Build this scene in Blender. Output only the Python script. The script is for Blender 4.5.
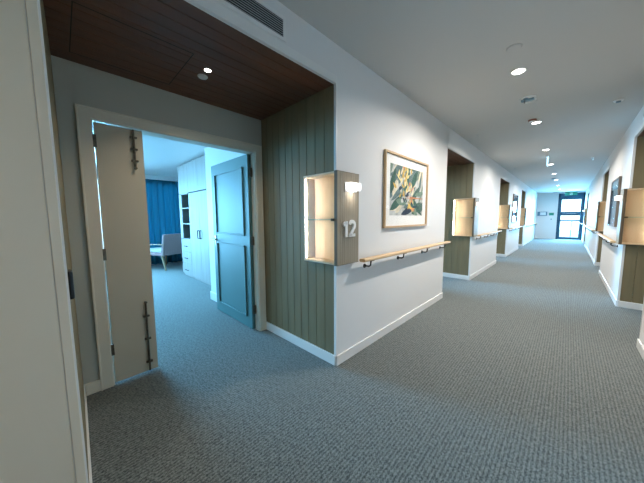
import bpy, bmesh, math, random
from mathutils import Vector, Matrix
for o in list(bpy.data.objects):
    bpy.data.objects.remove(o)
S = bpy.context.scene
COL = S.collection
PI = math.pi

# ------------------------------------------------------------------ camera
cd = bpy.data.cameras.new('camera')
cam = bpy.data.objects.new('camera', cd)
COL.objects.link(cam)
cd.sensor_width = 36.0
cd.lens = 252.836 / 644 * 36.0
cd.clip_start = 0.02
rt = Vector((0.71720625, 0.69684014, -0.00538651))
up = Vector((-0.06169786, 0.07119659, 0.99555232))
fw = Vector((-0.69412432, 0.71368401, -0.09405619))
M = Matrix((rt, up, -fw)).transposed().to_4x4()
M.translation = Vector((1.415, -1.639, 1.322))
cam.matrix_world = M
S.camera = cam

# ------------------------------------------------------------------ world, colour
DAY = (0.19, 0.61, 1.0)
w = bpy.data.worlds.new('world')
S.world = w
w.use_nodes = True
wn = w.node_tree
wn.nodes.clear()
wo = wn.nodes.new('ShaderNodeOutputWorld')
wb = wn.nodes.new('ShaderNodeBackground')
wg = wn.nodes.new('ShaderNodeTexCoord')
ws = wn.nodes.new('ShaderNodeSeparateXYZ')
wr = wn.nodes.new('ShaderNodeValToRGB')
wn.links.new(wg.outputs['Generated'], ws.inputs[0])
wn.links.new(ws.outputs['Z'], wr.inputs[0])
wr.color_ramp.elements[0].position = 0.0
wr.color_ramp.elements[0].color = (0.55, 0.85, 1.0, 1)
wr.color_ramp.elements[1].position = 0.5
wr.color_ramp.elements[1].color = (0.42, 0.80, 1.0, 1)
wn.links.new(wr.outputs[0], wb.inputs['Color'])
wb.inputs['Strength'].default_value = 4.0
wn.links.new(wb.outputs[0], wo.inputs[0])
S.view_settings.view_transform = 'Standard'
S.view_settings.look = 'None'
S.view_settings.gamma = 1
S.view_settings.use_curve_mapping = False
S.view_settings.exposure = 0.0
cy = S.cycles
cy.use_denoising = True
cy.max_bounces = 10
cy.diffuse_bounces = 6
cy.glossy_bounces = 3
cy.transparent_max_bounces = 12
cy.caustics_reflective = False
cy.caustics_refractive = False
cy.sample_clamp_indirect = 4.0

def area(name, loc, direction, sx, sy, power, col, spread=PI, shape='RECTANGLE'):
    l = bpy.data.lights.new(name, 'AREA')
    l.shape = shape
    l.size = sx
    l.size_y = sy
    l.energy = power
    l.color = col
    l.spread = spread
    o = bpy.data.objects.new(name, l)
    COL.objects.link(o)
    o.location = loc
    o.rotation_euler = Vector(direction).to_track_quat('-Z', 'Y').to_euler()
    return o

# daylight that comes in through the windows and the glazed exit door
area('daylight_bedroom', (-7.35, -1.75, 1.4), (1, 0, -0.42), 2.3, 1.9, 640, DAY, math.radians(125))
area('daylight_behind_curtain', (-7.3, .33, 1.4), (1, 0, 0), 1.2, 1.9, 45, DAY)
for yc, e in ((3.0, 240), (7.3, 200), (11.6, 200)):
    area('daylight_far_room', (-5.3, yc, 1.4), (1, 0.05, -0.1), 1.7, 1.8, e, DAY, math.radians(115))
area('daylight_exit', (1.45, 18.75, 1.35), (-0.03, -1, -0.08), 1.0, 2.2, 750, DAY)
LAMP = (1.0, 0.93, 0.85)
LAMP_W = 40

# ------------------------------------------------------------------ materials
def mat(name, col, rough=0.5, metal=0.0, bump=None, var=None, spec=0.5, emit=None, wood=None):
    """procedural principled material. var=(scale,amount) colour mottling; bump=(scale,strength);
    wood=(axis scale vector, dark colour) streaky grain"""
    m = bpy.data.materials.new(name)
    m.use_nodes = True
    n = m.node_tree
    L = n.links
    b = n.nodes['Principled BSDF']
    b.inputs['Base Color'].default_value = (*col, 1)
    b.inputs['Roughness'].default_value = rough
    b.inputs['Metallic'].default_value = metal
    b.inputs['Specular IOR Level'].default_value = spec
    tc = n.nodes.new('ShaderNodeTexCoord')
    if wood:
        mp = n.nodes.new('ShaderNodeMapping')
        mp.inputs['Scale'].default_value = wood[0]
        L.new(tc.outputs['Object'], mp.inputs[0])
        nz = n.nodes.new('ShaderNodeTexNoise')
        nz.inputs['Scale'].default_value = 1.0
        nz.inputs['Detail'].default_value = 6
        L.new(mp.outputs[0], nz.inputs['Vector'])
        cr = n.nodes.new('ShaderNodeValToRGB')
        cr.color_ramp.elements[0].position = 0.35
        cr.color_ramp.elements[0].color = (*wood[1], 1)
        cr.color_ramp.elements[1].position = 0.65
        cr.color_ramp.elements[1].color = (*col, 1)
        L.new(nz.outputs['Fac'], cr.inputs[0])
        L.new(cr.outputs[0], b.inputs['Base Color'])
    elif var:
        nz = n.nodes.new('ShaderNodeTexNoise')
        nz.inputs['Scale'].default_value = var[0]
        nz.inputs['Detail'].default_value = 4
        L.new(tc.outputs['Object'], nz.inputs['Vector'])
        cr = n.nodes.new('ShaderNodeValToRGB')
        a = var[1]
        cr.color_ramp.elements[0].position = 0.3
        cr.color_ramp.elements[0].color = (*[c * (1 - a) for c in col], 1)
        cr.color_ramp.elements[1].position = 0.7
        cr.color_ramp.elements[1].color = (*[min(1, c * (1 + a)) for c in col], 1)
        L.new(nz.outputs['Fac'], cr.inputs[0])
        L.new(cr.outputs[0], b.inputs['Base Color'])
    if bump:
        nz2 = n.nodes.new('ShaderNodeTexNoise')
        nz2.inputs['Scale'].default_value = bump[0]
        L.new(tc.outputs['Object'], nz2.inputs['Vector'])
        bp = n.nodes.new('ShaderNodeBump')
        bp.inputs['Strength'].default_value = bump[1]
        bp.inputs['Distance'].default_value = 0.002
        L.new(nz2.outputs['Fac'], bp.inputs['Height'])
        L.new(bp.outputs[0], b.inputs['Normal'])
    if emit:
        b.inputs['Emission Color'].default_value = (*emit[0], 1)
        b.inputs['Emission Strength'].default_value = emit[1]
    return m

def glass_mat(name, tint=(1, 1, 1), refl=0.08, gain=0.35):
    m = bpy.data.materials.new(name)
    m.use_nodes = True
    n = m.node_tree
    n.nodes.clear()
    o = n.nodes.new('ShaderNodeOutputMaterial')
    t = n.nodes.new('ShaderNodeBsdfTransparent')
    t.inputs[0].default_value = (*tint, 1)
    g = n.nodes.new('ShaderNodeBsdfGlossy')
    g.inputs['Roughness'].default_value = 0.02
    lw = n.nodes.new('ShaderNodeLayerWeight')
    lw.inputs[0].default_value = 0.25
    mt = n.nodes.new('ShaderNodeMath')
    mt.operation = 'MULTIPLY_ADD'
    mt.inputs[1].default_value = gain
    mt.inputs[2].default_value = refl * 0.5
    n.links.new(lw.outputs['Fresnel'], mt.inputs[0])
    mx = n.nodes.new('ShaderNodeMixShader')
    n.links.new(mt.outputs[0], mx.inputs[0])
    n.links.new(t.outputs[0], mx.inputs[1])
    n.links.new(g.outputs[0], mx.inputs[2])
    n.links.new(mx.outputs[0], o.inputs[0])
    return m

def carpet_mat():
    m = bpy.data.materials.new('carpet')
    m.use_nodes = True
    n = m.node_tree
    L = n.links
    b = n.nodes['Principled BSDF']
    b.inputs['Roughness'].default_value = 0.95
    b.inputs['Specular IOR Level'].default_value = 0.15
    b.inputs['Sheen Weight'].default_value = 0.25
    tc = n.nodes.new('ShaderNodeTexCoord')
    wv = n.nodes.new('ShaderNodeTexWave')
    wv.bands_direction = 'X'
    wv.inputs['Scale'].default_value = 16
    wv.inputs['Distortion'].default_value = 4.5
    wv.inputs['Detail'].default_value = 2
    wv.inputs['Detail Scale'].default_value = 6
    L.new(tc.outputs['Object'], wv.inputs['Vector'])
    mp = n.nodes.new('ShaderNodeMapping')
    mp.inputs['Scale'].default_value = (170, 85, 100)
    L.new(tc.outputs['Object'], mp.inputs[0])
    nz = n.nodes.new('ShaderNodeTexNoise')
    nz.inputs['Scale'].default_value = 1
    nz.inputs['Detail'].default_value = 3
    L.new(mp.outputs[0], nz.inputs['Vector'])
    big = n.nodes.new('ShaderNodeTexNoise')
    big.inputs['Scale'].default_value = 45
    big.inputs['Detail'].default_value = 3
    L.new(tc.outputs['Object'], big.inputs['Vector'])
    a1 = n.nodes.new('ShaderNodeMath')
    a1.operation = 'MULTIPLY_ADD'
    a1.inputs[1].default_value = 0.15
    L.new(wv.outputs['Fac'], a1.inputs[0])
    a2 = n.nodes.new('ShaderNodeMath')
    a2.operation = 'MULTIPLY'
    a2.inputs[1].default_value = 0.60
    L.new(nz.outputs['Fac'], a2.inputs[0])
    L.new(a2.outputs[0], a1.inputs[2])
    a3 = n.nodes.new('ShaderNodeMath')
    a3.operation = 'MULTIPLY_ADD'
    a3.inputs[1].default_value = 0.32
    L.new(big.outputs['Fac'], a3.inputs[0])
    L.new(a1.outputs[0], a3.inputs[2])
    cr = n.nodes.new('ShaderNodeValToRGB')
    cr.color_ramp.elements[0].position = 0.40
    cr.color_ramp.elements[0].color = (0.032, 0.041, 0.041, 1)
    cr.color_ramp.elements[1].position = 0.66
    cr.color_ramp.elements[1].color = (0.192, 0.213, 0.203, 1)
    L.new(a3.outputs[0], cr.inputs[0])
    L.new(cr.outputs[0], b.inputs['Base Color'])
    bp = n.nodes.new('ShaderNodeBump')
    bp.inputs['Strength'].default_value = 0.9
    bp.inputs['Distance'].default_value = 0.004
    L.new(a3.outputs[0], bp.inputs['Height'])
    L.new(bp.outputs[0], b.inputs['Normal'])
    return m

M_wall = mat('wall_paint', (0.78, 0.78, 0.78), 0.55, bump=(180, 0.08))
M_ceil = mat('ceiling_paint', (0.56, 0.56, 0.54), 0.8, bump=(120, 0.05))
M_trim = mat('trim_paint', (0.82, 0.82, 0.81), 0.35)
M_back = mat('recess_wall_paint', (0.50, 0.50, 0.43), 0.55, bump=(180, 0.08))
M_case = mat('door_casing_paint', (0.74, 0.69, 0.57), 0.4)
M_leafb = mat('narrow_leaf_paint', (0.56, 0.51, 0.40), 0.45)
M_leaf = mat('blue_leaf_paint', (0.07, 0.17, 0.175), 0.55)
M_panel = mat('olive_panelling', (0.24, 0.198, 0.115), 0.6, spec=0.2, wood=((12, 12, 1.2), (0.20, 0.167, 0.10)))
M_soff = mat('brown_timber_soffit', (0.15, 0.055, 0.026), 0.5, wood=((14, 1.0, 14), (0.11, 0.042, 0.02)))
M_groove = mat('dark_groove', (0.02, 0.015, 0.012), 0.8)
M_carpet = carpet_mat()
M_maple = mat('maple', (0.86, 0.70, 0.50), 0.45, wood=((16, 16, 1.0), (0.79, 0.62, 0.42)))
M_taupe = mat('taupe_laminate', (0.36, 0.30, 0.22), 0.4, wood=((60, 60, 1.5), (0.28, 0.235, 0.17)))
M_edge = mat('dark_edge', (0.13, 0.095, 0.06), 0.4, var=(20, .1))
M_oak = mat('oak', (0.70, 0.49, 0.28), 0.4, wood=((40, 1.5, 40), (0.60, 0.40, 0.21)))
M_oakz = mat('oak_frame', (0.58, 0.40, 0.22), 0.45, wood=((40, 2, 2), (0.48, 0.32, 0.17)))
M_black = mat('black_metal', (0.008, 0.008, 0.009), 0.45, var=(30, 0.2))
M_bronze = mat('aged_metal', (0.14, 0.12, 0.09), 0.35, metal=0.9, var=(40, 0.3))
M_steel = mat('steel', (0.5, 0.5, 0.5), 0.3, metal=1.0, var=(40, 0.1))
M_white = mat('white_plastic', (0.93, 0.93, 0.92), 0.4, var=(8, 0.02))
M_grille = mat('grille_metal', (0.50, 0.52, 0.53), 0.4, var=(8, 0.03))
M_dark = mat('dark_void', (0.05, 0.052, 0.054), 0.9, var=(8, 0.1))
M_glass = glass_mat('clear_glass')
M_shelfglass = mat('shelf_glass_edge', (0.45, 0.62, 0.55), 0.15, var=(20, 0.05))
M_led = mat('warm_led', (1, 0.9, 0.75), 0.5, emit=((1.0, 0.89, 0.74), 60))
M_lamp = mat('lamp_diffuser', (1, 1, 1), 0.5, emit=((1.0, 0.95, 0.88), 14))
M_boxlamp = mat('box_lamp_diffuser', (1, 1, 1), 0.5, emit=((1.0, 0.95, 0.92), 2.0))
M_ward = mat('wardrobe_laminate', (0.34, 0.30, 0.28), 0.6, wood=((20, 20, 1), (0.28, 0.25, 0.235)))
M_wardin = mat('wardrobe_niche', (0.16, 0.17, 0.16), 0.6, var=(5, 0.1))
M_curt = mat('blue_curtain', (0.05, 0.25, 0.36), 0.85, var=(60, 0.12), bump=(400, 0.3))
M_chair = mat('chair_fabric', (0.42, 0.24, 0.25), 0.9, var=(120, 0.15), bump=(300, 0.4))
M_chairback = mat('chair_back_fabric', (0.40, 0.27, 0.27), 0.9, var=(120, 0.15), bump=(300, 0.4))
M_seat = mat('chair_seat_fabric', (0.75, 0.74, 0.72), 0.9, var=(120, 0.06))
M_beech = mat('beech_leg', (0.45, 0.29, 0.17), 0.5, wood=((30, 30, 3), (0.36, 0.22, 0.12)))
M_teal = mat('teal_frame', (0.004, 0.055, 0.10), 0.5, var=(6, 0.08))
M_sign = mat('green_sign', (0.015, 0.20, 0.13), 0.4, var=(6, 0.05), emit=((0.02, 0.4, 0.3), 0.05))
M_signglow = mat('exit_blade', (0.8, 0.95, 1.0), 0.3, var=(6, 0.02), emit=((0.45, 0.8, 1.0), 1.6))
M_screen = mat('panel_screen', (0.75, 0.82, 0.85), 0.3, var=(6, 0.02))
M_grey = mat('grey_enclosure', (0.12, 0.22, 0.30), 0.4, var=(6, 0.05))
M_mat = mat('picture_mount', (0.95, 0.95, 0.93), 0.8, var=(20, 0.02))
M_out = mat('outdoor_paving', (0.65, 0.65, 0.62), 0.9, var=(3, 0.1))
M_brown = mat('brown_detector', (0.30, 0.12, 0.08), 0.5, var=(9, 0.1))
M_blind = mat('frame_brown', (0.17, 0.13, 0.10), 0.4, var=(9, 0.1))

_n = M_curt.node_tree
_b = _n.nodes['Principled BSDF']
_t = _n.nodes.new('ShaderNodeBsdfTranslucent'); _t.inputs[0].default_value = (0.06, 0.34, 0.46, 1)
_m = _n.nodes.new('ShaderNodeMixShader'); _m.inputs[0].default_value = 0.45
_n.links.new(_b.outputs[0], _m.inputs[1]); _n.links.new(_t.outputs[0], _m.inputs[2])
_n.links.new(_m.outputs[0], _n.nodes['Material Output'].inputs[0])

# ------------------------------------------------------------------ mesh helper
class MB:
    def __init__(s):
        s.v = []; s.f = []; s.mi = []; s.mats = []; s.cur = 0
    def use(s, m):
        if m not in s.mats: s.mats.append(m)
        s.cur = s.mats.index(m); return s
    def face(s, idx):
        s.f.append(idx); s.mi.append(s.cur)
    def box(s, x0, x1, y0, y1, z0, z1):
        if x0 > x1: x0, x1 = x1, x0
        if y0 > y1: y0, y1 = y1, y0
        b = len(s.v)
        s.v += [(x, y, z) for z in (z0, z1) for y in (y0, y1) for x in (x0, x1)]
        for q in ((0, 2, 3, 1), (4, 5, 7, 6), (0, 1, 5, 4), (2, 6, 7, 3), (0, 4, 6, 2), (1, 3, 7, 5)):
            s.face([b + i for i in q])
        return s
    def prism(s, poly, axis, a, b2):
        """poly 2D points in the two other axes (in x,y,z order), extruded along axis"""
        b = len(s.v); n = len(poly)
        for t in (a, b2):
            for p in poly:
                c = list(p); c.insert(axis, t); s.v.append(tuple(c))
        ar = sum(poly[i][0] * poly[(i + 1) % n][1] - poly[(i + 1) % n][0] * poly[i][1] for i in range(n))
        flip = (ar < 0) ^ (axis == 1) ^ (a > b2)
        fs = [[b + i for i in reversed(range(n))], [b + n + i for i in range(n)]]
        for i in range(n):
            j = (i + 1) % n
            fs.append([b + i, b + j, b + n + j, b + n + i])
        for f in fs:
            s.face(f[::-1] if flip else f)
        return s
    def cyl(s, c, axis, r, a, b2, seg=24, r2=None):
        r2 = r if r2 is None else r2
        b = len(s.v)
        for t, rr in ((a, r), (b2, r2)):
            for i in range(seg):
                an = 2 * PI * i / seg
                p = [c[0] + rr * math.cos(an), c[1] + rr * math.sin(an)]
                p.insert(axis, t); s.v.append(tuple(p))
        flip = (axis == 1) ^ (a > b2)
        fs = [[b + i for i in reversed(range(seg))], [b + seg + i for i in range(seg)]]
        for i in range(seg):
            j = (i + 1) % seg
            fs.append([b + i, b + j, b + seg + j, b + seg + i])
        for f in fs: s.face(f[::-1] if flip else f)
        return s
    def tube(s, pts, r, seg=10):
        pts = [Vector(p) for p in pts]
        rings = []
        for i, p in enumerate(pts):
            d = (pts[min(i + 1, len(pts) - 1)] - pts[max(i - 1, 0)]).normalized()
            u = d.cross(Vector((0, 0, 1)))
            if u.length < 1e-3: u = d.cross(Vector((1, 0, 0)))
            u.normalize(); v = d.cross(u)
            b = len(s.v)
            for k in range(seg):
                a = 2 * PI * k / seg
                s.v.append(tuple(p + r * (math.cos(a) * u + math.sin(a) * v)))
            rings.append(b)
        for a, b in zip(rings, rings[1:]):
            for k in range(seg):
                j = (k + 1) % seg
                s.face([a + k, b + k, b + j, a + j])
        s.face([rings[0] + k for k in range(seg)])
        s.face([rings[-1] + k for k in reversed(range(seg))])
        return s
    def build(s, name, m=None, parent=None, bevel=0, smooth=False, kind=None, label=None, seg=2):
        off = Vector((0, 0, 0))
        q = parent
        while q is not None:
            off += q.location; q = q.parent
        me = bpy.data.meshes.new(name)
        me.from_pydata([tuple(Vector(p) - off) for p in s.v], [], s.f)
        if m is not None and not s.mats:
            me.materials.append(m)
        else:
            for k in s.mats: me.materials.append(k)
            me.polygons.foreach_set('material_index', s.mi)
        if smooth:
            me.shade_smooth()
        me.update()
        o = bpy.data.objects.new(name, me)
        COL.objects.link(o)
        if parent is not None: o.parent = parent
        if bevel:
            bv = o.modifiers.new('bevel', 'BEVEL')
            bv.width = bevel; bv.segments = seg; bv.limit_method = 'ANGLE'
        if kind: o['kind'] = kind
        if label: o['label'] = label
        return o

def B(*a): return MB().box(*a)
def struct(name, mb, m, **k):
    return mb.build(name, m, kind='structure', **k)
def tag(o, label, cat, group=None):
    o['label'] = label; o['category'] = cat
    if group: o['group'] = group
    return o
def empty(name, loc, label, cat, group=None):
    o = bpy.data.objects.new(name, None)
    o.empty_display_size = 0.1
    COL.objects.link(o); o.location = loc
    return tag(o, label, cat, group)
def copy_tree(o, parent=None):
    c = o.copy(); COL.objects.link(c); c.parent = parent
    for ch in list(o.children): copy_tree(ch, c)
    return c

# ------------------------------------------------------------------ the setting
HT, HC, WC, D, END = 2.4, 2.7, 2.0, 1.105, 18.4
LA = [(-1.613, 0.0), (2.62, 4.24), (6.89, 8.46), (11.32, 12.70)]     # left recesses
RA = [(2.32, 3.97), (6.93, 8.33), (14.60, 16.20)]                    # right recesses
YB = -5.0
NEAR = -1.642            # the near cheek splays very slightly
CX0, CX1, CY0, CY1, CZ0, CZ1 = -0.36, 0.05, -0.055, 0.245, 0.92, 1.70  # cabinet box about the corner

struct('floor', B(-7.2, 4.2, YB - .1, END + .1, -0.1, 0.0), M_carpet)
struct('ceiling', B(-0.0, WC, YB, END, HC, HC + 0.1), M_ceil)

def mir(x, side): return x if side == 'left' else WC - x

def wall_side(side, rec):
    mb = MB()
    X = lambda x: mir(x, side)
    ys = [YB]
    for a, b in rec: ys += [a, b]
    ys.append(END)
    for i in range(0, len(ys), 2):
        y0, y1 = ys[i], ys[i + 1]
        if i == 0:
            e = NEAR if side == 'left' else y1
            mb.prism([(X(-D - .12), y0), (X(0), y0), (X(0), e), (X(-D - .12), y1)], 2, 0, HC + .1)
        else:   # notch for the display cabinet that wraps the corner
            n1 = y0 + CY1
            mb.box(X(-D - .12), X(0), y0, y1, 0, CZ0)
            mb.box(X(-D - .12), X(0), y0, y1, CZ1, HC + .1)
            mb.box(X(-D - .12), X(0), n1, y1, CZ0, CZ1)
            mb.box(X(-D - .12), X(CX0), y0, n1, CZ0, CZ1)
    for a, b in rec:
        mb.box(X(-D - .12), X(0), a - .03, b, HT + .06, HC + .1)
    struct('wall_' + side, mb, M_wall)
    # skirting along the corridor faces and recess cheeks
    sk = MB()
    h, t = 0.092, 0.014
    prof = lambda: None
    for i in range(0, len(ys), 2):
        y0, y1 = ys[i], ys[i + 1]
        e0 = y0 - t if i else y0
        e1 = y1 + t if i + 1 < len(ys) - 1 else y1
        if i == 0 and side == 'left': y1 = NEAR; e1 = NEAR + t
        sk.box(X(0), X(t), e0, e1, 0, h)
        if i: sk.box(X(-D), X(0), y0 - t - .012, y0, 0, h)
        if i == 0 and side == 'left': sk.prism([(-D, ys[1]), (0, NEAR), (0, NEAR + t), (-D, ys[1] + t)], 2, 0, h)
        elif i + 1 < len(ys) - 1: sk.box(X(-D), X(0), y1, y1 + t + .012, 0, h)
    struct('baseboard_' + side, sk, M_trim, bevel=0.004)
    # slim white beads around each recess opening
    bd = MB()
    for a, b in rec:
        aa = NEAR if a < 0 else a
        bd.box(X(-.022), X(.003), aa - .003, aa + .006, h, HT)
        bd.box(X(-.022), X(.003), b - .014, b + .003, CZ1, HT)
        bd.box(X(-.022), X(.003), b - .014, b + .003, h, CZ0)
        bd.box(X(-.022), X(.003), a, b, HT, HT + .061)
    struct('trim_%d' % (1 if side == 'left' else 2), bd, M_trim)

wall_side('left', LA)
wall_side('right', RA)
struct('wall_behind', B(-0.0, WC, YB - .12, YB, 0, HC + .1), M_wall)

def boards(mb, x0, x1, yb, yf, z0, z1, pitch=0.1, g=0.004):
    """tongue and groove boards with V joints; yb back plane, yf front plane"""
    n = max(1, round((x1 - x0) / pitch)); p = (x1 - x0) / n
    s = 1 if yf > yb else -1
    for i in range(n):
        a, b = x0 + i * p, x0 + (i + 1) * p
        poly = [(a + .0005, yb), (b - .0005, yb), (b - .0005, yf - s * .006), (b - g, yf), (a + g, yf), (a + .0005, yf - s * .006)]
        mb.prism(poly, 2, z0, z1)

def recess_lining(side, a, b, n):
    X = lambda x: mir(x, side)
    def bb(mb, x0, x1, *r, **k):
        lo, hi = sorted((X(x0), X(x1)))
        boards(mb, lo, hi, *r, **k)
    pn = MB()
    t = .012
    bb(pn, -D, CX0, b, b - t, .08, HT)                       # far cheek, beside / below / above the cabinet
    bb(pn, CX0, -.022, b, b - t, .08, CZ0)
    bb(pn, CX0, -.022, b, b - t, CZ1, HT)
    if a < 0:
        for k in range(11):
            x0, x1 = -D + k * .0985, -D + (k + 1) * .0985
            ya = lambda x: a + (NEAR - a) * (x + D) / D
            pn.prism([(x0, ya(x0)), (x1, ya(x1)), (x1 - .003, ya(x1) + .005), (x0 + .003, ya(x0) + .005)], 2, .08, HT)
    else:
        bb(pn, -D, -.022, a, a + t, .08, HT)                 # near cheek
    struct('wall_recess_panelling_%d' % n, pn, M_panel)
    sf = MB()
    nb = 12
    for i in range(nb):                                      # boards run along the corridor
        lo, hi = sorted((X(-D + i * (D - .022) / nb), X(-D + (i + 1) * (D - .022) / nb)))
        sf.prism([(lo + .0005, HT + .06), (lo + .0015, HT + .008), (lo + .004, HT), (hi - .004, HT), (hi - .0015, HT + .008), (hi - .0005, HT + .06)], 1, a - .03, b)
    struct('ceiling_recess_soffit_%d' % n, sf, M_soff)
    # back wall around the doorway
    bw = MB()
    d0, d1, dz = b - 1.442, b - .097, 2.045
    lo, hi = X(-D - .12), X(-D)
    if side == 'left' and n == 1: pass
    bw.box(lo, hi, a, d0, 0, HT + .06); bw.box(lo, hi, d1, b, 0, HT + .06); bw.box(lo, hi, d0, d1, dz, HT + .06)
    struct('wall_recess_back_%d' % n, bw, M_back)
    sk = MB()
    sk.box(X(-D), X(-D + .014), a, d0 - .066, 0, .092)
    struct('baseboard_recess_%d' % n, sk, M_case, bevel=0.003)
    return d0, d1, dz

def doorway(side, a, b, n, opened):
    X = lambda x: mir(x, side)
    d0, d1, dz = b - 1.442, b - .097, 2.045
    fr = MB()
    xi, xo = -D - .12, -D
    fr.box(X(xi), X(xo + .004), d0, d0 + .012, 0, dz); fr.box(X(xi), X(xo + .004), d1 - .012, d1, 0, dz)
    fr.box(X(xi), X(xo + .004), d0, d1, dz - .012, dz)
    for x0, x1 in ((xo, xo + .016), (xi - .016, xi)):
        fr.box(X(x0), X(x1), d0 - .064, d0 + .003, 0, dz + .066)
        fr.box(X(x0), X(x1), d1 - .003, d1 + .064, 0, dz + .066)
        fr.box(X(x0), X(x1), d0, d1, dz - .003, dz + .066)
        if x0 == xo:
            fr.box(X(x0), X(x1 + .007), d0 - .074, d0 - .062, 0, dz + .074)
            fr.box(X(x0), X(x1 + .007), d1 + .062, d1 + .074, 0, dz + .074)
            fr.box(X(x0), X(x1 + .007), d0 - .062, d1 + .062, dz + .062, dz + .074)
    root = struct('door_%d' % n, fr, M_case, bevel=0.002)
    # narrow leaf, shut in the frame, with two surface bolts
    s0, s1 = d0 + .018, d0 + .313
    nl = B(X(xo - .048), X(xo - .006), s0, s1, .012, dz - .018).build('narrow_leaf', M_leafb, root, bevel=.002, label='plain beige narrow leaf')
    yb = d0 + .25
    xs = xo - .006
    for z0, z1, zk in ((1.72, 2.022, 1.72), (.02, .62, .62)):
        bt = MB()
        bt.tube([(X(xs + .014), yb, z0), (X(xs + .014), yb, z1)], .0075)
        bt.tube([(X(xs + .014), yb, zk), (X(xs + .034), yb, zk + .002)], .010)
        k = 3 if z1 > 1 else 3
        zz = [z0 + (z1 - z0) * f for f in ((.2, .5, .8) if z1 > 1 else (.13, .47, .80))]
        for z in zz:
            bt.box(X(xs), X(xs + .020), yb - .022, yb + .022, z - .007, z + .007)
            bt.cyl((yb - .017, z), 0, .005, X(xs + .02), X(xs + .024), 8)
            bt.cyl((yb + .017, z), 0, .005, X(xs + .02), X(xs + .024), 8)
        bt.build('surface_bolt', M_bronze, nl, label='long sliding bolt in aged metal')
    for z in (1.89, 1.05, .29):
        hg = B(X(xo - .01), X(xo + .006), d0 + .006, d0 + .026, z - .045, z + .045)
        hg.build('hinge', M_bronze, root, bevel=.002)
    # wide leaf
    W = (d1 - .014) - (s1 + .004)
    lf = MB(); bead = MB(); hd = MB(); hn = MB()
    if opened:
        x0, x1 = -D - .035 - W, -D - .075
        yf, yk = d1 - .055, d1 - .014
        lf.box(X(x0), X(x1), yf, yk, .014, dz - .016)
        st = .11
        for z0, z1 in ((.145, 1.0), (1.115, 1.905)):
            a0, a1 = x0 + st, x1 - st
            for f0, f1 in ((yf - .014, yf), (yk, yk + .010)):
                bead.box(X(a0), X(a1), f0, f1, z0, z0 + .018); bead.box(X(a0), X(a1), f0, f1, z1 - .018, z1)
                bead.box(X(a0), X(a0 + .018), f0, f1, z0, z1); bead.box(X(a1 - .018), X(a1), f0, f1, z0, z1)
        hx = x0 + .055
        hd.tube([(X(hx), yf, 1.03), (X(hx), yf - .05, 1.03), (X(hx + .11), yf - .055, 1.03)], .009)
        hd.box(X(hx - .022), X(hx + .022), yf - .006, yf, .95, 1.09)
        for z in (1.83, 1.06, .25):
            hn.box(X(x1), X(x1 + .022), yf + .01, yk + .012, z - .05, z + .05)
            hn.cyl((X(x1 + .022), yf + .02), 2, .008, z - .05, z + .05, 12)
    else:
        yA, yB = s1 + .004, d1 - .014
        lf.box(X(xo - .048), X(xo - .006), yA, yB, .012, dz - .018)
        for z0, z1 in ((.145, 1.0), (1.115, 1.905)):
            f0, f1 = xo - .006, xo + .004
            a0, a1 = yA + .11, yB - .11
            bead.box(X(f0), X(f1), a0, a1, z0, z0 + .018); bead.box(X(f0), X(f1), a0, a1, z1 - .018, z1)
            bead.box(X(f0), X(f1), a0, a0 + .018, z0, z1); bead.box(X(f0), X(f1), a1 - .018, a1, z0, z1)
        hd.tube([(X(xo), yA + .055, 1.03), (X(xo + .05), yA + .055, 1.03), (X(xo + .05), yA + .16, 1.03)], .009)
        for z in (1.83, 1.06, .25):
            hn.box(X(xo - .006), X(xo + .004), yB, yB + .014, z - .05, z + .05)
    wl = lf.build('wide_leaf', M_leaf, root, bevel=.002, label='blue panelled leaf' + (' standing open' if opened else ''))
    bead.build('panel_moulding', M_leaf, wl, bevel=.004)
    hd.build('handle', M_bronze, wl)
    hn.build('hinge', M_bronze, wl)

n = 0
for side, rec in (('left', LA), ('right', RA)):
    for a, b in rec:
        n += 1
        recess_lining(side, a, b, n)
        doorway(side, a, b, n, side == 'left')

# corner strip on the near left wall end
struct('trim_3', B(-.001, .005, -1.672, -1.6425, .092, HC), M_case, bevel=.002)
struct('wall_panel_near', B(0, .004, -3.2, -1.674, .092, HC), M_case)
# access hatch outline in the near soffit
hb = MB()
for r in ((-.97, -.42, -1.525, -1.520), (-.97, -.42, -.955, -.950), (-.425, -.420, -1.525, -.95), (-.97, -.965, -1.525, -.95)):
    hb.box(r[0], r[1], r[2], r[3], HT - .0015, HT + .001)
struct('trim_4', hb, M_groove)

# ---- bedroom beyond the first doorway
RX = -7.1
RH = 2.53
struct('ceiling_bedroom', MB().box(RX - .1, -2.66, -4.2, 1.35, RH, RH + .1).box(-2.66, -D - .12, -4.2, 0, HT, RH + .1), M_trim)
bw = MB()
bw.box(RX - .1, RX, 1.0, 1.35, 0, RH); bw.box(RX - .1, RX, -4.2, -2.95, 0, RH)
bw.box(RX - .1, RX, -2.95, 1.0, 2.35, RH); bw.box(RX - .1, RX, -2.95, 1.0, 0, .35)
bw.box(RX - .1, RX, -.62, -.35, .35, 2.35)
struct('wall_bedroom_window_side', bw, M_wall)
struct('wall_bedroom_near', B(RX, -D - .12, -4.3, -4.2, 0, RH), M_wall)
struct('wall_bedroom_far', MB().box(RX, -2.70, .95, 1.05, 0, RH).box(-2.72, -D - .12, 0.0, 1.05, 0, RH), M_wall)
struct('wall_bedroom_corridor_side', B(-D - .12, -.01 - D, -4.2, -1.613, 0, RH), M_wall)
struct('baseboard_bedroom', B(-2.734, -2.3, -.014, 0, 0, .13).box(-2.734, -2.72, -.014, .3, 0, .13), M_trim, bevel=.004)
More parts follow.
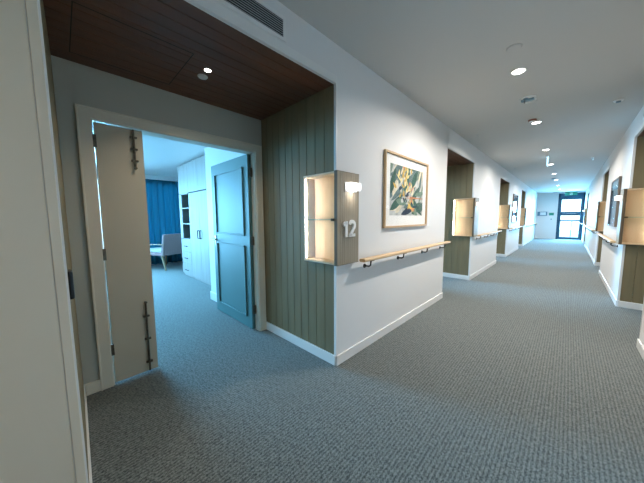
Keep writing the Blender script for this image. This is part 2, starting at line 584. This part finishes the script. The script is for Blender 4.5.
def window(nm, x, y0, y1, z0, z1, cells=2, side=1):
    w = MB(); t = .05
    w.box(x - .05, x - .01, y0, y1, z0, z0 + t); w.box(x - .05, x - .01, y0, y1, z1 - t, z1)
    for i in range(cells + 1):
        yy = y0 + (y1 - y0 - t) * i / cells
        w.box(x - .05, x - .01, yy, yy + t, z0 + t, z1 - t)
    r = struct(nm, w, M_trim)
    B(x - .034, x - .026, y0 + .01, y1 - .01, z0 + .01, z1 - .01).build('glass', M_glass, r)
    return r
window('window_1', RX, -2.95, -.62, .35, 2.35)
window('window_2', RX, -.35, 1.0, .35, 2.35)

# plain rooms behind the other left recesses
for k, (a, b) in enumerate(LA[1:]):
    y0, y1 = b - 3.1, b + .7
    rw = MB()
    rw.box(-5.1, -D - .12, y0 - .1, y0, 0, 2.6); rw.box(-5.1, -D - .12, y1, y1 + .1, 0, 2.6)
    wy0, wy1 = b - 2.15, b - .35
    rw.box(-5.1, -5.0, y0, wy0, 0, 2.6); rw.box(-5.1, -5.0, wy1, y1, 0, 2.6)
    rw.box(-5.1, -5.0, wy0, wy1, 0, .4); rw.box(-5.1, -5.0, wy0, wy1, 2.3, 2.6)
    rw.box(-D - .12, -D - .02, y0, a, 0, 2.6)
    struct('wall_far_room_%d' % (k + 1), rw, M_wall)
    struct('ceiling_far_room_%d' % (k + 1), B(-5.1, -D - .12, y0 - .1, y1 + .1, 2.6, 2.7), M_ceil)
    window('window_%d' % (k + 3), -5.0, wy0, wy1, .4, 2.3)

# ---- corridor end wall with glazed exit door
ew = MB()
ew.box(-.1, .93, END, END + .15, 0, HC + .1)
ew.box(.93, WC + .2, END, END + .15, 2.64, HC + .1)
struct('wall_end', ew, M_wall)
struct('baseboard_end', B(0, .92, END - .014, END, 0, .092), M_trim)
dr = MB()
dx0, dx1 = .93, 1.99
dr.box(dx0, dx0 + .07, END - .02, END + .08, 0, 2.62); dr.box(dx1 - .06, dx1 + .01, END - .02, END + .08, 0, 2.62)
dr.box(dx0, dx1, END - .02, END + .08, 2.34, 2.63)
door = struct('door_8', dr, M_teal, bevel=.003)
lf = MB()
lf.box(dx0 + .07, dx0 + .15, END, END + .045, .01, 2.34); lf.box(dx1 - .14, dx1 - .06, END, END + .045, .01, 2.34)
lf.box(dx0 + .15, dx1 - .14, END, END + .045, 2.26, 2.34); lf.box(dx0 + .15, dx1 - .14, END, END + .045, .01, .14)
leaf = lf.build('leaf', M_teal, door)
B(dx0 + .14, dx1 - .13, END + .018, END + .026, .12, 2.28).build('glass', M_glass, leaf)
B(dx0 + .15, dx1 - .14, END + .002, END + .016, 1.36, 1.58).build('glass_band', M_teal, leaf, label='dark band across the glass')
st = MB()
random.seed(4)
x = dx0 + .22
while x < dx1 - .24:
    ww = random.uniform(.01, .025)
    st.box(x, x + ww, END - .001, END + .0015, 1.462, 1.490); x += ww + .012
st.build('band_marking', M_grille, leaf)
MB().box(dx0 + .15, dx1 - .14, END - .05, END - .02, 1.06, 1.13).box(dx0 + .16, dx0 + .2, END - .03, END, 1.06, 1.13).box(dx1 - .19, dx1 - .15, END - .03, END, 1.06, 1.13).build('push_bar', M_grey, leaf)
struct('floor_outdoors', B(-4, 8, END + .15, END + 14, -.12, -.02), M_out)
rl = empty('railing', (1.4, 21, 0), 'thin dark railing seen outside through the glazed exit door', 'railing')
for px_ in (.6, 1.55, 2.5):
    MB().tube([(px_, 21, -.02), (px_ + .02, 21, 1.0)], .02).build('post', M_grey, rl)
MB().tube([(.3, 21, 1.0), (2.8, 21, 1.0)], .02).build('top_rail', M_grey, rl)
# ------------------------------------------------------------------ bedroom contents
wd = empty('wardrobe', (-3.98, .6, 0), 'pale full-height built-in wardrobe with black handles and a column of open shelves', 'wardrobe')
F = .30
body = MB()
body.box(-5.25, -5.23, F + .02, .94, 0, 2.5); body.box(-4.61, -4.59, F + .02, .94, 0, 2.5)
body.box(-2.745, -2.725, F + .02, .94, 0, 2.5); body.box(-5.25, -2.725, .92, .94, 0, 2.5)
body.box(-5.25, -2.725, F + .02, .94, 2.48, 2.5); body.box(-5.25, -2.725, F + .03, .94, 0, .05)
body.box(-5.25, -5.08, F, F + .02, .86, 1.86)
body.build('body', M_ward, wd)
B(-5.10, -4.60, F + .3, F + .31, .86, 1.86).build('niche_back', M_wardin, wd)
MB().box(-5.09, -5.08, F + .02, F + .3, .86, 1.86).box(-4.62, -4.61, F + .02, F + .3, .86, 1.86).build('niche_side', M_wardin, wd)
for z in (.85, 1.19, 1.535, 1.85):
    B(-5.09, -4.6, F + .002, F + .30, z, z + .02).build('shelf', M_ward, wd)
for (z0, z1) in ((.055, .30), (.305, .57), (.575, .845)):
    dw = B(-5.25, -4.605, F, F + .02, z0, z1).build('drawer', M_ward, wd, bevel=.002)
    zc = z1 - .15 + .0
    MB().tube([(-5.0, F - .025, zc), (-4.83, F - .025, zc)], .008).box(-5.0, -4.985, F - .025, F, zc - .006, zc + .006).box(-4.845, -4.83, F - .025, F, zc - .006, zc + .006).build('handle', M_black, dw)
for i, (x0, x1) in enumerate(((-4.597, -3.992), (-3.988, -3.372), (-3.368, -2.735))):
    dd = B(x0, x1, F, F + .02, .055, 1.853).build('door', M_ward, wd, bevel=.002)
    if i < 2:
        hx = x1 - .05 if i == 0 else x0 + .05
        MB().tube([(hx, F - .03, .915), (hx, F - .03, 1.075)], .009).box(hx - .007, hx + .007, F - .03, F, .91, .925).box(hx - .007, hx + .007, F - .03, F, 1.065, 1.08).build('handle', M_black, dd)
for (x0, x1) in ((-5.25, -4.603), (-4.597, -3.992), (-3.988, -3.372), (-3.368, -2.735)):
    B(x0, x1, F, F + .02, 1.872, 2.478).build('upper_door', M_ward, wd, bevel=.002)

wd.scale = (.93, 1, 1); wd.location.x = -3.892

def curtain(y0, y1, z0, z1, x, label):
    t = empty('curtain', (x, (y0 + y1) / 2, 0), label, 'curtain')
    mb = MB(); N = int((y1 - y0) / .012); nz = 8
    random.seed(9)
    for j in range(nz + 1):
        f = j / nz; z = z1 + (z0 - z1) * f
        for i in range(N + 1):
            u = i / N; y = y0 + (y1 - y0) * u
            a = .028 + .016 * f
            ph = y * 2 * PI / .135 + .5 * math.sin(y * 9)
            mb.v.append((x + a * math.sin(ph) + .006 * math.sin(y * 31 + f * 2), y + .012 * math.cos(ph) , z))
    for j in range(nz):
        for i in range(N):
            p = j * (N + 1) + i
            mb.face([p, p + 1, p + N + 2, p + N + 1])
    o = mb.build('fabric', M_curt, t, smooth=True)
    sd = o.modifiers.new('thick', 'SOLIDIFY'); sd.thickness = .003
    B(x - .02, x + .02, y0, y1, z1, z1 + .03).build('track', M_white, t)
    return t
curtain(-.58, .93, .02, 2.45, -7.0, 'blue pleated floor-length curtain beyond the wardrobe')
pl = B(-6.93, -6.90, -4.2, .95, 2.40, RH)
struct('trim_5', pl, M_wall)

# armchair seen from behind and the side
ch = empty('armchair', (-6.35, .25, 0), 'mauve upholstered armchair with timber legs in front of the blue curtain', 'armchair')
ch.rotation_euler = (0, 0, 0)
def chair():
    R = Matrix.Rotation(math.radians(-66), 3, 'Z')   # local: seat faces -y
    def tr(mb):
        for i, p in enumerate(mb.v):
            q = R @ Vector((p[0] * 1.15, p[1] * 1.2, p[2])); mb.v[i] = (q.x - 6.35, q.y + .25, q.z)
        return mb
    tr(B(-.26, .26, -.30, .24, .36, .43)).build('seat_base', M_chair, ch, bevel=.02, seg=3)
    tr(B(-.23, .23, -.32, .20, .43, .53)).build('seat_cushion', M_seat, ch, bevel=.04, seg=4, label='pale seat cushion')
    b = MB(); b.prism([(.20, .36), (.29, .36), (.36, .92), (.29, .92)], 0, -.27, .27)
    tr(b).build('backrest', M_chairback, ch, bevel=.025, seg=3, label='mauve backrest')
    for s in (-1, 1):
        a = MB(); a.tube([(s * .275, -.25, .38), (s * .275, -.26, .60), (s * .275, -.22, .645), (s * .275, .0, .655), (s * .275, .31, .66)], .015)
        tr(a).build('arm', M_beech, ch, label='slim timber arm')
    for sx in (-1, 1):
        for y0, y1 in ((-.27, -.30), (.23, .33)):
            l = MB(); b0 = len(l.v)
            l.v += [(sx * .25 + dx * .02, y0 + dy * .02, .37) for dx, dy in ((-1, -1), (1, -1), (1, 1), (-1, 1))]
            l.v += [(sx * .26 + dx * .012, y1 + dy * .012, 0.0) for dx, dy in ((-1, -1), (1, -1), (1, 1), (-1, 1))]
            for q in ((0, 1, 2, 3), (7, 6, 5, 4), (0, 4, 5, 1), (1, 5, 6, 2), (2, 6, 7, 3), (3, 7, 4, 0)): l.face(list(q))
            tr(l).build('leg', M_beech, ch)
chair()

# ------------------------------------------------------------------ display cabinets
def cabinet_model():
    c = empty('display_cabinet', (0, 0, 0), '', 'cabinet', 'lit display cabinets at the recess corners')
    x0, x1, y0, y1, z0, z1 = CX0, CX1, CY0, CY1, CZ0, CZ1
    t = .016
    sd = MB()
    xs = x1 - .030
    sd.box(xs, x1 - .005, y0 - .0, y1, z0, z1)
    # grooved outer skin facing the corridor
    n = 10; p = (y1 - y0 - .012) / n
    for i in range(n):
        a = y0 + .012 + i * p; b = a + p
        sd.prism([(x1 - .005, a), (x1 - .002, a), (x1, a + .0025), (x1, b - .0025), (x1 - .002, b), (x1 - .005, b)], 2, z0, z1)
    sd.box(x1 - .005, x1 + .001, y0, y0 + .012, z0, z1)
    sd.build('side_panel', M_taupe, c, label='grooved taupe side panel')
    cs = MB()
    cs.box(x0, xs, y0 + .004, y1 - .002, z0 - .004, z0); cs.box(x0, xs, y0 + .004, y1 - .002, z1, z1 + .004)
    cs.box(x0 - .004, x0, y0 + .004, 0 - .0, z0, z1)
    cs.box(xs + .001, x1 + .0015, y0 - .004, y0 - .0, z0 - .004, z1 + .004)
    cs.box(xs, x1 + .0015, y0 - .004, y1 - .002, z1, z1 + .004); cs.box(xs, x1 + .0015, y0 - .004, y1 - .002, z0 - .004, z0)
    cs.build('outer_case', M_edge, c, label='dark brown edging')
    ln = MB()
    ln.box(x0, x0 + t, y0, .075, z0, z1); ln.box(xs - .004, xs, y0 + .002, .075, z0, z1)
    ln.box(x0, xs, y0, .075, z0, z0 + t); ln.box(x0, xs, y0, .075, z1 - t, z1)
    ln.box(x0, xs, .075, .087, z0, z1)
    ln.build('lining', M_maple, c, label='pale maple lining')
    B(x0 + t, xs - .004, y0 + .012, .073, 1.300, 1.308).build('shelf', M_shelfglass, c, label='glass shelf')
    g = B(x0 + t * .5, xs - .002, y0 - .005, y0, z0 + t * .5, z1 - t * .5).build('glass_door', M_glass, c)
    MB().cyl((xs - .012, 1.303), 1, .011, y0 - .005, y0 - .022, 16).box(xs - .03, xs + .004, y0 - .012, y0 - .005, 1.292, 1.314).build('lock', M_bronze, g)
    MB().box(x0 + t, x0 + t + .006, y0 + .008, y0 + .016, z0 + .03, z1 - .03).build('led_strip', M_led, c)
    # room light on the corridor side
    lp = MB().box(x1 + .001, x1 + .062, .048, .192, 1.552, 1.614).build('side_lamp', M_boxlamp, c, bevel=.006, label='small white glowing box lamp')
    MB().box(x1, x1 + .008, .04, .20, 1.54, 1.62).build('lamp_plate', M_white, c)
    lo = area('side_lamp_light', (x1 + .036, .12, 1.545), (-.25, 0, -1), .05, .13, .4, (1, .96, .9), math.radians(170))
    lo.parent = c
    return c
cab = cabinet_model()
# the number on the first cabinet
def stroke(mb, pts, w, x0, x1, y0, z0, sc):
    """closed ribbon of width w along pts (2D), on plane x=x0..x1, y to the right"""
    L, Rr = [], []
    for i, p in enumerate(pts):
        a = Vector(pts[max(i - 1, 0)]); b = Vector(pts[min(i + 1, len(pts) - 1)])
        d = (b - a).normalized(); nn = Vector((-d.y, d.x)) * w / 2
        L.append(Vector(p) + nn); Rr.append(Vector(p) - nn)
    for i in range(len(pts) - 1):
        q = [L[i], Rr[i], Rr[i + 1], L[i + 1]]
        mb.prism([(y0 + v.x * sc, z0 + v.y * sc) for v in q], 0, x0, x1)

CABS = [('left', 0.0, 'nearest lit display cabinet, number 12, on the corner beside the open doorway'),
        ('left', 4.24, 'second lit display cabinet along the left wall, beyond the botanical picture'),
        ('left', 8.46, 'third lit display cabinet along the left wall, before the dark-framed picture'),
        ('left', 12.70, 'farthest lit display cabinet along the left wall'),
        ('right', 3.97, 'nearest display cabinet on the right wall, cut by the picture edge'),
        ('right', 8.33, 'second display cabinet on the right wall, beyond the framed picture'),
        ('right', 16.20, 'farthest display cabinet on the right wall, next to the exit door')]
for i, (sd, y, lab) in enumerate(CABS):
    c = cab if i == 0 else copy_tree(cab)
    c.location = (0, y, 0) if sd == 'left' else (WC, y, 0)
    if sd == 'right': c.scale = (-1, 1, 1)
    c['label'] = lab
cab.location = (0, 0, 0)
d1 = MB()
stroke(d1, [(.02, .80), (.30, 1.0)], .21, CX1 + .004, CX1 + .016, .010, 1.155, .125)
d1.box(CX1 + .004, CX1 + .016, .008 + .22 * .125, .008 + .46 * .125, 1.155, 1.155 + .135)
d1.build('digit', M_white, cab, label='white raised numeral 1')
d2 = MB()
pts = []
for k in range(13):
    a = math.radians(165 - k * 17.5)
    pts.append((.36 + .27 * math.cos(a), .76 + .26 * math.sin(a)))
pts += [(.40, .38), (.12, .09)]
stroke(d2, pts, .22, CX1 + .004, CX1 + .016, .085, 1.155, .13)
d2.box(CX1 + .004, CX1 + .016, .085 + .04 * .13, .085 + .68 * .13, 1.155, 1.155 + .19 * .13)
d2.build('digit', M_white, cab, label='white raised numeral 2')

# ------------------------------------------------------------------ handrails
def handrail(side, y0, y1, nb, label, first=None, off=.15):
    r = empty('handrail', (mir(0, side), (y0 + y1) / 2, .9), label, 'handrail', 'timber handrails on black brackets along the corridor')
    X = lambda x: mir(x, side)
    poly = []
    cx, cz, hw, hh, rr = .078, .927, .033, .0155, .013
    for (sx, sz, a0) in ((1, 1, 0), (-1, 1, 90), (-1, -1, 180), (1, -1, 270)):
        for k in range(5):
            a = math.radians(a0 + k * 22.5)
            poly.append((X(cx + sx * (hw - rr) + rr * math.cos(a)), cz + sz * (hh - rr) + rr * math.sin(a)))
    MB().prism(poly, 1, y0, y1).build('rail', M_oak, r, bevel=.005)
    for i in range(nb):
        y = y0 + off + (y1 - y0 - 2 * off) * i / (nb - 1)
        b = MB()
        b.cyl((y, .848), 0, .021, X(0), X(.008), 20)
        b.tube([(X(.005), y, .848), (X(.055), y, .850), (X(.072), y, .862), (X(.076), y, .90)], .0075)
        b.box(X(.060), X(.096), y - .03, y + .03, .905, .912)
        b.build('bracket', M_black, r)
    return r
handrail('left', .262, 2.60, 4, 'oak handrail below the botanical picture on the nearest left wall')
handrail('left', 4.50, 6.87, 4, 'oak handrail on the second stretch of left wall, past the second cabinet', off=.14)
handrail('left', 8.72, 11.3, 4, 'oak handrail on the third stretch of left wall, under the narrow picture')
handrail('left', 12.96, 18.3, 8, 'long oak handrail on the last stretch of left wall, reaching the end wall')
handrail('right', 4.23, 6.92, 4, 'oak handrail on the right wall below the framed picture', off=.25)
handrail('right', 8.60, 14.57, 8, 'long oak handrail on the right wall beyond the second cabinet')
handrail('right', 16.47, 18.2, 3, 'short oak handrail at the far end of the right wall, by the exit door')

# ------------------------------------------------------------------ pictures
def leaf_poly(cx, cy, ang, ln, wd, n=7):
    P = []
    ca, sa = math.cos(ang), math.sin(ang)
    for k in range(n + 1):
        t = k / n; P.append((t * ln, wd * math.sin(PI * t ** .8)))
    for k in range(n - 1, 0, -1):
        t = k / n; P.append((t * ln, -wd * math.sin(PI * t ** .8)))
    return [(cx + ca * a - sa * b, cy + sa * a + ca * b) for a, b in P]
def picture(side, y0, y1, z0, z1, label, frame_m, fw_, mount, depth=.03):
    X = lambda x: mir(x, side)
    r = empty('framed_picture', (mir(0, side), (y0 + y1) / 2, (z0 + z1) / 2), label, 'picture')
    f = MB()
    f.box(X(.002), X(depth), y0, y0 + fw_, z0, z1); f.box(X(.002), X(depth), y1 - fw_, y1, z0, z1)
    f.box(X(.002), X(depth), y0 + fw_, y1 - fw_, z0, z0 + fw_); f.box(X(.002), X(depth), y0 + fw_, y1 - fw_, z1 - fw_, z1)
    f.build('frame', frame_m, r, bevel=.002)
    B(X(.002), X(.010), y0 + fw_, y1 - fw_, z0 + fw_, z1 - fw_).build('mount', M_mat, r)
    a0, a1, b0, b1 = y0 + fw_ + mount, y1 - fw_ - mount, z0 + fw_ + mount * 1.1, z1 - fw_ - mount * .9
    return r, a0, a1, b0, b1
def clip(poly, a0, a1, b0, b1):
    def cl(P, ins, inter):
        out = []
        for i in range(len(P)):
            p, q = P[i - 1], P[i]
            if ins(q):
                if not ins(p): out.append(inter(p, q))
                out.append(q)
            elif ins(p): out.append(inter(p, q))
        return out
    def ix(v, ax):
        def f(p, q):
            t = (v - p[ax]) / (q[ax] - p[ax])
            return (p[0] + t * (q[0] - p[0]), p[1] + t * (q[1] - p[1]))
        return f
    for ax, v, s in ((0, a0, 1), (0, a1, -1), (1, b0, 1), (1, b1, -1)):
        if len(poly) < 3: return []
        poly = cl(poly, lambda p: s * (p[ax] - v) >= 0, ix(v, ax))
    return poly
ART = [mat('art_' + nm, c, .7, var=(14, .25)) for nm, c in (('deep_green', (.03, .10, .075)), ('sage', (.16, .25, .19)), ('teal_grey', (.10, .17, .17)),
       ('ochre', (.62, .42, .10)), ('lemon', (.78, .66, .30)), ('cream', (.72, .66, .50)), ('navy', (.015, .03, .06)), ('coral', (.62, .25, .12)), ('pale_grey', (.50, .52, .50)))]
r, a0, a1, b0, b1 = picture('left', .735, 1.845, 1.205, 2.02, 'wood-framed botanical print in greens and yellows above the nearest handrail', M_oakz, .022, .105)
pm = MB(); pm.use(ART[8]); pm.box(.010, .0106, a0, a1, b0, b1)
random.seed(21)
lay = [0]
def addp(P, m):
    P = clip(P, a0, a1, b0, b1)
    if len(P) < 3: return
    lay[0] += 1
    pm.use(ART[m]); xx = .0106 + lay[0] * .00003
    b = len(pm.v)
    pm.v += [(xx, p[0], p[1]) for p in P]
    ar = sum(P[i][0] * P[(i + 1) % len(P)][1] - P[(i + 1) % len(P)][0] * P[i][1] for i in range(len(P)))
    ids = [b + i for i in range(len(P))]
    pm.face(ids if ar > 0 else ids[::-1])
W_, H_ = a1 - a0, b1 - b0
P_ = lambda u, v: (a0 + u * W_, b0 + v * H_)
for i in range(46):                                 # pale and grey-green ground of broad leaves
    c = P_(random.random() * 1.1 - .1, random.random())
    addp(leaf_poly(*c, random.uniform(.2, 1.4), random.uniform(.2, .5), random.uniform(.02, .06)), random.choice((1, 2, 2, 5, 8, 0, 5)))
for u, v, an, ln, wd, m in ((.38, .50, 1.15, .34, .055, 0), (.60, .58, .95, .30, .05, 0), (.02, .62, .75, .40, .05, 2), (.0, .40, 1.2, .32, .05, 0),
                            (.55, .40, -.55, .45, .045, 0), (.60, .30, -.8, .32, .04, 1), (.0, .10, .5, .42, .05, 0), (.30, .02, .25, .45, .04, 6),
                            (.15, .30, -.1, .3, .04, 1), (.72, .45, .15, .3, .03, 1), (.85, .50, 1.3, .3, .03, 2)):
    addp(leaf_poly(*P_(u, v), an, ln, wd), m)
for i in range(40):                                 # yellow flower sprays
    u = random.gauss(.42, .12); v = random.gauss(.62, .17)
    addp(leaf_poly(*P_(u, v), random.uniform(.7, 2.6), random.uniform(.06, .16), random.uniform(.008, .02)), random.choice((3, 4, 4, 5, 7, 3, 4)))
for i in range(16):
    addp(leaf_poly(*P_(random.gauss(.55, .08), random.gauss(.2, .08)), random.uniform(-.8, 2.4), random.uniform(.06, .14), random.uniform(.01, .022)), random.choice((3, 7, 4, 3)))
for i in range(16):
    addp(leaf_poly(*P_(random.gauss(.40, .12), random.gauss(.42, .07)), random.uniform(-1, 1), random.uniform(.05, .15), random.uniform(.012, .028)), random.choice((6, 6, 0, 8)))
for v, an in ((.40, -.03), (.36, .04)):
    addp(leaf_poly(*P_(.45, v), an, .5, .006), 7)
pm.build('print', None, r)
B(.012, .0135, .757, 1.823, 1.227, 1.998).build('glazing', glass_mat('picture_glass', refl=.0, gain=.06), r)

ART_reflect = mat('art_painted_reflection', (.42, .60, .66), .7, var=(6, .25))  # pale blue daylight reflection put into the print colour
def framed_small(side, y0, y1, z0, z1, label):
    r, a0, a1, b0, b1 = picture(side, y0, y1, z0, z1, label, M_blind, .022, .09, depth=.035)
    X = lambda x: mir(x, side)
    pm2 = MB(); pm2.use(ART_reflect); pm2.box(X(.010), X(.0115), a0, a1, b0, b1)
    pm2.use(ART[8])
    for k in range(5):
        pm2.box(X(.0115), X(.0125), a0 + .04 + k * (a1 - a0) / 5.6, a0 + .1 + k * (a1 - a0) / 5.6, b0 + .05, b0 + (b1 - b0) * (.5 + .08 * (k % 3)))
    pm2.build('print', None, r)
    B(X(.03), X(.032), y0 + .03, y1 - .03, z0 + .03, z1 - .03).build('glazing', glass_mat('print_glass', refl=.5), r)
framed_small('left', 9.2, 10.2, 1.12, 2.1, 'dark-framed picture on the far left wall, past the third cabinet')
framed_small('right', 4.78, 5.78, 1.14, 1.97, 'dark-framed picture reflecting the light on the right wall')

# ------------------------------------------------------------------ ceiling fixtures
def downlight(x, y, z, r, label, group):
    t = empty('downlight', (x, y, z), label, 'downlight', group)
    rim = MB()
    seg = 32
    prof = [(r, -.0005), (r * 1.22, -.004), (r * 1.26, -.001), (r * 1.26, .0), (r * 1.0, .004)]
    for i in range(seg):
        a = 2 * PI * i / seg
        for (rr, zz) in prof: rim.v.append((x + rr * math.cos(a), y + rr * math.sin(a), z + zz))
    n_ = len(prof)
    for i in range(seg):
        j = (i + 1) % seg
        for k in range(n_):
            l = (k + 1) % n_
            rim.face([i * n_ + k, i * n_ + l, j * n_ + l, j * n_ + k])
    rim.build('rim', M_white, t, smooth=True)
    MB().cyl((x, y), 2, r, z - .002, z - .0003, 32).build('diffuser', M_lamp, t)
    return t
names = ['nearest ceiling downlight, in front of the ring-shaped detector', 'second ceiling downlight, beside the small brown detector', 'third ceiling downlight along the corridor, before the hanging exit blade',
         'fourth ceiling downlight, just past the hanging exit blade', 'fifth ceiling downlight along the corridor', 'sixth ceiling downlight, beside a dark detector', 'seventh ceiling downlight, close to the exit door', 'farthest ceiling downlight, before the end wall']
LAMPS = (1, 1, 1, .95, .85, .75, .75, .75)
for i, y in enumerate((1.505, 3.357, 5.5, 7.561, 9.681, 11.6, 14.0, 16.3)):
    downlight(.985, y, HC, .048, names[i], 'downlights along the corridor ceiling')
    area('downlight_lamp', (.985, y, HC - .008), (0, 0, -1), .11, .11, LAMP_W * LAMPS[i], LAMP, math.radians(160), 'DISK')
for y in (-3.3,):  # unseen lamp added behind the camera to light the near left wall
    area('downlight_lamp', (.985, y, HC - .008), (0, 0, -1), .11, .11, LAMP_W * .4, LAMP, math.radians(160), 'DISK')
    downlight(.985, y, HC, .048, 'added unseen ceiling downlight behind the viewpoint', 'downlights along the corridor ceiling')
downlight(-.547, -.812, HT, .022, 'small bright downlight in the brown timber soffit over the doorway', None)
area('recess_lamp', (-.547, -.812, HT - .01), (0, 0, -1), .04, .04, 5.0, (1.0, 0.84, 0.62), math.radians(120), 'DISK')

def disc(nm, x, y, z, r, h, m, label, cat, inner=None):
    o = MB().cyl((x, y), 2, r * .85, z - h, z - h * .4, 28, r2=r).cyl((x, y), 2, r, z - h * .4, z, 28)
    o = o.build(nm, m)
    if inner:
        MB().cyl((x, y), 2, r * inner[0], z - h - inner[1], z - h, 20, r2=r * inner[0] * 1.1).build('sensor_head', inner[2], o)
    return tag(o, label, cat)
disc('ceiling_sensor', -.655, -.807, HT, .036, .010, M_white, 'white round sensor beside the small downlight in the soffit', 'sensor')
disc('ceiling_speaker', 1.007, 1.05, HC, .055, .008, M_ceil, 'flush round ceiling cover nearest the camera, before the first downlight', 'ceiling cover')
sd_ = disc('smoke_detector', .989, 2.27, HC, .075, .012, M_white, 'white ceiling detector with a dark head and stem, between the first and second downlights', 'detector')
hh = MB()
hh.box(.925, 1.045, 2.245, 2.295, HC - .030, HC - .012); hh.cyl((.97, 2.23), 2, .024, HC - .036, HC - .012, 16)
hh.build('sensor_head', M_grey, sd_, bevel=.003, label='dark sensor head')
MB().tube([(.965, 2.215, HC - .012), (.965, 2.215, HC - .07)], .004).build('stem', M_black, sd_)
MB().box(.95, 1.06, 2.33, 2.335, HC - .035, HC - .010).box(.95, 1.06, 2.30, 2.335, HC - .014, HC - .010).build('bracket', M_white, sd_)
disc('heat_detector', .955, 3.17, HC, .05, .022, M_brown, 'small brown detector right beside the second downlight', 'detector', (.7, .006, M_white))
disc('dark_detector', .93, 11.0, HC, .06, .03, M_grey, 'dark detector beside the sixth downlight far along the corridor', 'detector')
for i, (x, y, lab) in enumerate(((.222, 3.366, 'small sprinkler head near the left wall, above the second recess'), (.22, 7.57, 'small sprinkler head near the left wall, above the third recess'),
                                 (1.737, 7.28, 'small sprinkler head near the right wall, above its second recess'))):
    tag(MB().cyl((x, y), 2, .028, HC - .006, HC, 20).cyl((x, y), 2, .006, HC - .03, HC - .006, 10).cyl((x, y), 2, .016, HC - .034, HC - .03, 14).build('sprinkler', M_steel), lab, 'sprinkler', 'ceiling sprinklers')
disc('ceiling_detector', 1.756, 3.107, HC, .045, .014, M_white, 'round detector with a dark centre on the ceiling near the right wall', 'detector', (.45, .012, M_grey))

# hanging exit blade, edge on to the camera
e = empty('exit_sign', (.982, 6.3, 2.69), 'hanging exit sign blade seen edge-on under the corridor ceiling', 'sign')
B(.962, 1.002, 6.12, 6.48, 2.665, 2.70).build('housing', M_white, e, bevel=.004)
bl = B(.976, .988, 6.14, 6.46, 2.49, 2.665).build('blade', M_signglow, e)
def runner(mb, f):
    """pictogram of a running figure and a doorway; f maps u,v,w -> xyz box"""
    for u0, u1, v0, v1 in ((.10, .14, .12, .88), (.10, .36, .84, .88), (.32, .36, .12, .88)): f(u0, u1, v0, v1)
ex = empty('exit_sign', (1.4, 18.3, 2.6), 'green exit sign over the glazed door at the corridor end', 'sign')
B(1.18, 1.68, 18.28, 18.34, 2.49, 2.67).build('housing', M_sign, ex, bevel=.004)
mk = MB()
def yb_(u0, u1, v0, v1): mk.box(1.18 + u0 * .5, 1.18 + u1 * .5, 18.274, 18.2795, 2.49 + v0 * .18, 2.49 + v1 * .18)
for q in ((.40, .62, .15, .20), (.40, .43, .15, .85), (.59, .62, .15, .85), (.40, .62, .82, .85), (.48, .53, .42, .68), (.49, .52, .70, .78), (.44, .49, .2, .42), (.52, .57, .25, .42), (.53, .58, .55, .62)): yb_(*q)
mk.build('pictogram', M_white, ex)
tag(MB().box(.70, 1.10, 17.6, 17.66, 2.645, 2.665).cyl((.9, 17.63), 2, .008, 2.665, 2.70, 8).build('ceiling_track', M_grey), 'short dark bar under the ceiling left of the far exit sign', 'bar')

# end wall fittings
fp = empty('alarm_panel', (.27, END, 1.47), 'blue-grey wall panel with a pale screen on the end wall', 'panel')
B(.05, .49, END - .06, END, 1.36, 1.60).build('case', M_grey, fp, bevel=.006)
B(.17, .43, END - .066, END - .06, 1.40, 1.57).build('screen', M_screen, fp)
tag(B(.57, .78, END - .02, END, 1.38, 1.53).build('wall_notice', M_sign), 'small green notice beside the alarm panel on the end wall', 'notice')
tag(B(.66, .70, END - .03, END, 1.12, 1.19).build('key_switch', M_grey), 'small switch under the green notice on the end wall', 'switch')

# ------------------------------------------------------------------ air grilles over the recesses
def grille(side, y0, y1, z0, z1, label):
    X = lambda x: mir(x, side)
    g = empty('air_grille', (mir(0, side), (y0 + y1) / 2, (z0 + z1) / 2), label, 'air grille', 'air grilles above the recesses')
    f = MB(); w = .022
    f.box(X(0), X(.006), y0, y1, z0, z0 + w); f.box(X(0), X(.006), y0, y1, z1 - w, z1)
    f.box(X(0), X(.006), y0, y0 + w, z0 + w, z1 - w); f.box(X(0), X(.006), y1 - w, y1, z0 + w, z1 - w)
    f.build('frame', M_trim, g, bevel=.002)
    B(X(.0005), X(.001), y0 + w, y1 - w, z0 + w, z1 - w).build('backing', M_dark, g)
    s = MB(); k = 8
    for i in range(k):
        z = z0 + w + (z1 - z0 - 2 * w) * (i + .35) / k
        s.prism([(X(.001), z), (X(.005), z - .002), (X(.005), z + .001), (X(.001), z + .004)], 1, y0 + w, y1 - w)
    s.build('slats', M_grille, g)
grille('left', -1.42, -.518, 2.475, 2.628, 'white-framed slatted air grille over the nearest recess')
grille('right', 2.60, 3.46, 2.50, 2.66, 'slatted air grille high on the right wall at the picture edge')

# black reader on the near recess cheek
tag(MB().box(-.13, -.055, -1.640, -1.620, .985, 1.105).build('door_reader', M_black, bevel=.009, seg=3), 'black rounded door release on the narrow cheek wall left of the doorway', 'door release')
